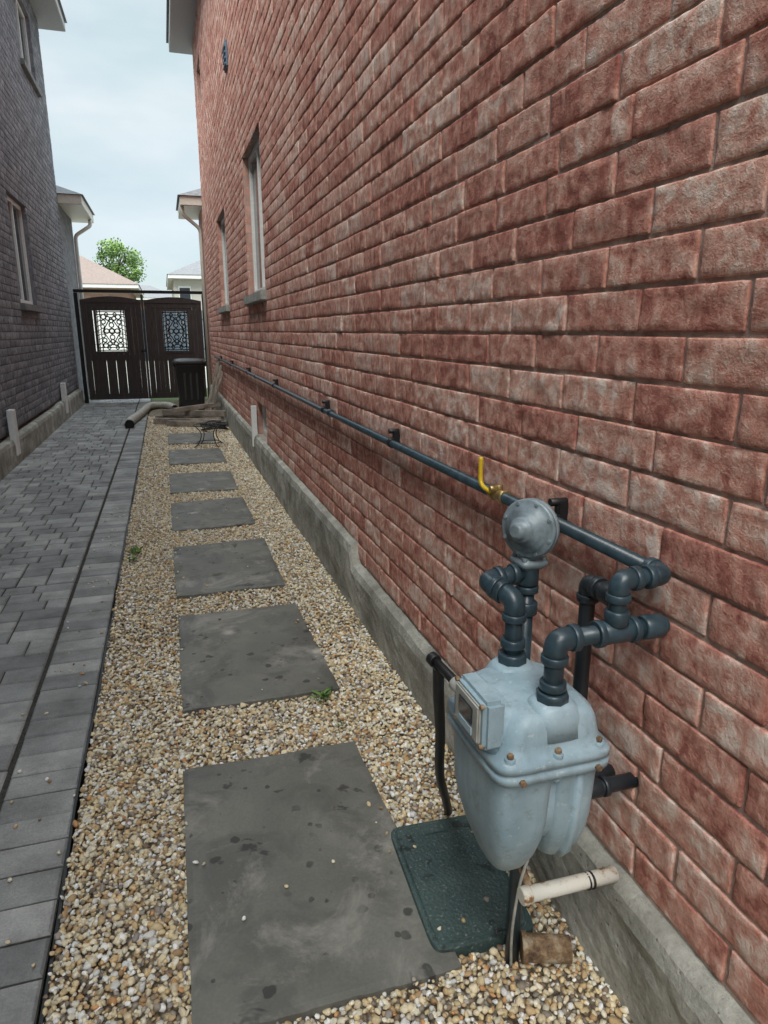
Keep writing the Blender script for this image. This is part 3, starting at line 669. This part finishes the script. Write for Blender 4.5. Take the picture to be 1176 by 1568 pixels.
# ---------------- stuff at the far end ----------------
A=Acc(); bx,by=.42,13.6
A.loft([(.06,bx,by,.21,.22,8),(.10,bx,by,.225,.235,8),(.80,bx,by,.275,.29,8),(.81,bx,by,.295,.31,8),(.85,bx,by,.295,.31,8)],48,0)
A.loft([(.852,bx,by,.31,.325,7),(.885,bx,by,.31,.325,7),(.93,bx,by,.27,.28,6),(.945,bx,by,.16,.18,5),(.95,bx,by,.05,.05,3)],48,0)
for sx in(-1,1): A.cyl((bx+sx*.21,by+.2,.10),(1,0,0),.05,.10,20,0)
for k in range(3): A.box(bx-.13+k*.11,bx-.09+k*.11,by-.285,by-.25,.2,.70,0,.006)
A.tube(bend([(bx-.22,by-.29,.86),(bx-.22,by-.37,.90),(bx+.22,by-.37,.90),(bx+.22,by-.29,.86)],.03),.014,8)
A.box(bx-.14,bx-.07,by-.26,by-.2,0,.07,1,.004); A.box(bx+.02,bx+.09,by-.26,by-.2,0,.07,1,.004)
m_bin=simple('bin_charcoal_plastic',(.038,.038,.040),.40,0,.5)
A.done('wheeled_garbage_bin',[m_bin,m_white])
# timber posts
A=Acc(); 
for (x0,y0,x1,y1,z,t,tz) in ((-.22,11.82,.80,11.42,.055,.10,0),(-.24,11.45,.78,10.95,.055,.10,0),(-.05,11.12,.84,10.76,.05,.09,.0),(-.10,11.70,.84,11.02,.16,.09,.02),(.10,12.06,.85,11.7,.06,.12,0),(.05,11.2,.80,11.7,.24,.07,.03)):
    L=math.hypot(x1-x0,y1-y0); an=math.atan2(y1-y0,x1-x0); A.box(0,L,-t/2,t/2,-t/2,t/2,0,.008,rot=Matrix.Rotation(an,3,'Z')@Matrix.Rotation(-tz,3,'Y'),piv=(0,0,0),shift=(x0,y0,z))
A.done('timber_post_pile',[m_wood])
A=Acc()
for (y,w,h,lean) in ((11.6,.09,.80,.30),(11.78,.09,.90,.28),(12.0,.09,.78,.36),(12.2,.06,.98,.24),(12.38,.10,.85,.32),(12.6,.09,.92,.25),(12.8,.09,.75,.34)):
    A.box(.86,.885,y,y+w,0,h,0,.003,rot=Matrix.Rotation(lean,3,'Y'),piv=(.87,y,h))
A.done('leaning_fence_boards',[m_wood])
# flexible drain hose
cp=spline([(.10,13.3,.06),(.0,13.75,.06),(-.17,13.95,.06),(-.36,13.7,.07),(-.44,13.0,.06),(-.52,12.2,.06),(-.60,11.55,.06),(-.60,11.15,.06)],26)
A=Acc(); A.tube(cp,[.062+.007*math.sin(i*1.5) for i in range(len(cp))],14,0,cap=False)
e0,e1=cp[-1],cp[-2]; d=(e0-e1).normalized(); A.tube([e0-d*.02,e0+d*.10],[.070,.073],18,1,cap=False); A.add([e0+d*.03+Vector((.068*math.cos(t*.6283),0,.068*math.sin(t*.6283))) for t in range(10)],[tuple(range(10))],1)
A.done('corrugated_drain_hose',[m_corr,m_blk])
# coiled cable beside the pile
A=Acc(); cp=[]
for i in range(110):
    t=i*.28; r=.15+.03*math.sin(t*.37); cp.append((.62+r*math.cos(t)*1.1,10.42+r*math.sin(t),.03+.0009*i+.02*math.sin(t*1.7)))
A.tube(cp,.010,6); A.done('coiled_cable',[m_blk])
# wire plant stand
A=Acc(); px,py=.46,9.05
for z,r in ((.27,.19),(.05,.15)): A.tube([(px+r*math.cos(i*.3142),py+r*math.sin(i*.3142),z) for i in range(21)],.005,6)
for k in range(4):
    an=k*math.pi/2+.5; A.tube(spline([(px+.19*math.cos(an),py+.19*math.sin(an),.27),(px+.11*math.cos(an),py+.11*math.sin(an),.17),(px+.15*math.cos(an),py+.15*math.sin(an),.05),(px+.22*math.cos(an),py+.22*math.sin(an),.0)],5),.006,6)
for k in range(-3,4):
    hh=math.sqrt(.19**2-(k*.05)**2); A.tube([(px+k*.05,py-hh,.27),(px+k*.05,py+hh,.27)],.003,6)
A.done('wire_plant_stand',[m_iron])

# weeds
def weed(x,y,s,n):
    V=[];F=[];C=[]
    for k in range(n):
        an=random.uniform(0,6.28); L=s*random.uniform(.5,1.2); w=L*.2; up=random.uniform(.3,1.3); d=Vector((math.cos(an),math.sin(an),0)); sd=Vector((-d.y,d.x,0))
        p=Vector((x+random.uniform(-1,1)*s*.5,y+random.uniform(-1,1)*s*.5,.01)); b=len(V)
        V+=[p,p+d*L*.5+sd*w+Vector((0,0,up*L*.5)),p+d*L+Vector((0,0,up*L*.6)),p+d*L*.5-sd*w+Vector((0,0,up*L*.5))]; F.append((b,b+1,b+2,b+3)); c=random.random()*.7; C+=[(c,0,0,1)]*4
    mk('weed_plant',V,F,m_leaf,attr=C)
weed(.50,2.42,.038,26); weed(-.29,4.6,.05,18); weed(-.31,4.45,.04,12); weed(.52,2.2,.022,8)

# ---------------- beyond the gate ----------------
H=empty('brick_house'); A=Acc()
A.box(-16,-1.6,42,52,0,3.75,0); A.done('walls',[m_fbD],H)
A=Acc(); slabroof(A,-16.6,-1.1,41.4,52.6,3.72,.2,2.3,4.2,0,0,1); A.done('roof',[m_white,m_roofB],H)
A=Acc(); A.box(-4.4,-1.75,41.93,41.99,0,2.75,0,.01)
for k in range(4): A.box(-4.3,-1.85,41.90,41.93,.08+k*.66,.68+k*.66,0,.02)
A.done('garage_door',[m_white],H)
H=empty('brick_house'); A=Acc(); A.box(.75,10,40,50,0,4.2,0); A.done('walls',[simple('siding_tan',(.55,.52,.46))],H)
A=Acc(); slabroof(A,.45,10.4,39.5,50.5,4.15,.2,1.6,3.2,0,0,1); A.done('roof',[m_white,m_roofG],H)
A=Acc(); A.box(1.0,1.55,39.96,39.99,2.6,3.7,1,.0); A.box(.95,1.6,39.97,39.995,2.5,3.8,0,0); A.done('window',[m_white,m_glass],H)
A=Acc()
for k in range(26): A.box(-1.2+k*.16,-1.05+k*.16,38.0,38.03,0,2.5,0,.005)
A.box(-1.2,2.9,38.035,38.08,.5,.6,0,0);A.box(-1.2,2.9,38.035,38.08,2.0,2.1,0,0)
A.done('wooden_fence',[simple('fence_blue_grey',(.05,.075,.10),.8)])
H=empty('brick_house'); A=Acc(); A.box(-7,1.5,78,86,0,4.6,0); A.done('walls',[m_fbD],H)
A=Acc(); slabroof(A,-7.4,2.,77.5,86.5,4.6,.2,1.4,3.,0,0,1); A.done('roof',[m_white,m_roofG],H)
mk('back_patio',[(-8,19,-.03),(8,19,-.03),(8,37.9,-.03),(-8,37.9,-.03)],[(0,1,2,3)],m_conc)
# tree
T=empty('tree'); tx,ty=-2.9,56.; A=Acc()
A.tube([(tx,ty,-.1),(tx+.05,ty,1.5),(tx-.05,ty,3.),(tx+.1,ty,4.6),(tx,ty,6.2)],[.2,.17,.13,.09,.03],10)
for k in range(11):
    an=k*2.4; z=2.6+k*.3; A.tube([(tx,ty,z),(tx+.7*math.cos(an),ty+.7*math.sin(an),z+.6),(tx+1.3*math.cos(an),ty+1.3*math.sin(an),z+1.1)],[.07,.045,.015],7)
A.done('trunk',[m_bark],T)
V=[];F=[];C=[]
for k in range(64):
    an=random.uniform(0,6.28); rr=1.75*math.sqrt(random.random()); hz=random.uniform(-1,1); zz=5.5+hz*2.0; rr*=math.sqrt(max(.08,1-hz*hz*.85)); c=Vector((tx+rr*math.cos(an),ty+rr*math.sin(an),zz)); cr=random.uniform(.35,.7); sh=random.uniform(.2,.85)
    for q in range(120):
        d=Vector((random.gauss(0,1),random.gauss(0,1),random.gauss(0,1))).normalized()*cr*random.uniform(.4,1.1); p=c+d; s_=random.uniform(.06,.11)
        a1=Vector((random.gauss(0,1),random.gauss(0,1),random.gauss(0,1))).normalized()*s_; a2=a1.orthogonal().normalized()*s_*.7; b=len(V)
        V+=[p-a1,p+a2,p+a1,p-a2]; F.append((b,b+1,b+2,b+3)); cc=min(1,max(0,sh+.25*d.z/cr+random.uniform(-.15,.15))); C+=[(cc,0,0,1)]*4
mk('crown',V,F,m_leaf,T,attr=C)

# ---------------- world, light, camera ----------------
w=bpy.data.worlds.new('World'); sc.world=w; w.use_nodes=True; nt=w.node_tree; bg=nt.nodes['Background']
N=nt.nodes.new; LK=nt.links.new
sky=N('ShaderNodeTexSky'); sky.sky_type='NISHITA'; sky.sun_disc=False
sd=Vector((-.45,-.62,1.0)).normalized(); sky.sun_elevation=math.asin(sd.z); sky.sun_rotation=math.atan2(sd.x,sd.y)
tc=N('ShaderNodeTexCoord'); mp=N('ShaderNodeMapping'); mp.inputs['Scale'].default_value=(1,1,2.6); LK(tc.outputs['Generated'],mp.inputs[0])
no=N('ShaderNodeTexNoise'); no.inputs['Scale'].default_value=2.6; no.inputs['Detail'].default_value=7; no.inputs['Distortion'].default_value=.4; LK(mp.outputs[0],no.inputs['Vector'])
rp=N('ShaderNodeValToRGB'); rp.color_ramp.elements[0].position=.36; rp.color_ramp.elements[0].color=(.72,.72,.72,1); rp.color_ramp.elements[1].position=.60; rp.color_ramp.elements[1].color=(.96,.96,.96,1); LK(no.outputs['Fac'],rp.inputs[0])
no2=N('ShaderNodeTexNoise'); no2.inputs['Scale'].default_value=4; no2.inputs['Detail'].default_value=6; LK(mp.outputs[0],no2.inputs['Vector'])
rp2=N('ShaderNodeValToRGB'); e=rp2.color_ramp.elements; e[0].position=.33; e[0].color=(4.4,5.35,5.7,1); e[1].position=.65; e[1].color=(5.8,6.3,6.5,1); LK(no2.outputs['Fac'],rp2.inputs[0])
mx=N('ShaderNodeMix'); mx.data_type='RGBA'; LK(rp.outputs[0],mx.inputs[0]); LK(sky.outputs[0],mx.inputs[6]); LK(rp2.outputs[0],mx.inputs[7])
# overcast luminance gradient: zenith is brighter than the horizon band
sx=N('ShaderNodeSeparateXYZ'); LK(tc.outputs['Generated'],sx.inputs[0])
mr=N('ShaderNodeMapRange'); mr.inputs['From Min'].default_value=.40; mr.inputs['From Max'].default_value=.90; mr.inputs['To Min'].default_value=1.0; mr.inputs['To Max'].default_value=4.0; LK(sx.outputs[2],mr.inputs['Value'])
vm=N('ShaderNodeVectorMath'); vm.operation='SCALE'; LK(mx.outputs[2],vm.inputs[0]); LK(mr.outputs[0],vm.inputs['Scale'])
LK(vm.outputs[0],bg.inputs[0]); bg.inputs[1].default_value=.15
L=bpy.data.lights.new('sun','SUN'); L.energy=4.1; L.angle=math.radians(35); L.color=(1,.955,.89); lo=bpy.data.objects.new('sun',L); sc.collection.objects.link(lo); lo.rotation_euler=sd.to_track_quat('Z','Y').to_euler()
cam=bpy.data.cameras.new('camera'); cam.sensor_width=36; cam.lens=24.0; cam.clip_end=2000; cam.clip_start=.05
co=bpy.data.objects.new('camera',cam); sc.collection.objects.link(co); co.location=(0,0,1.43); co.rotation_euler=(math.radians(90-14.8),0,math.radians(-17.36)); sc.camera=co
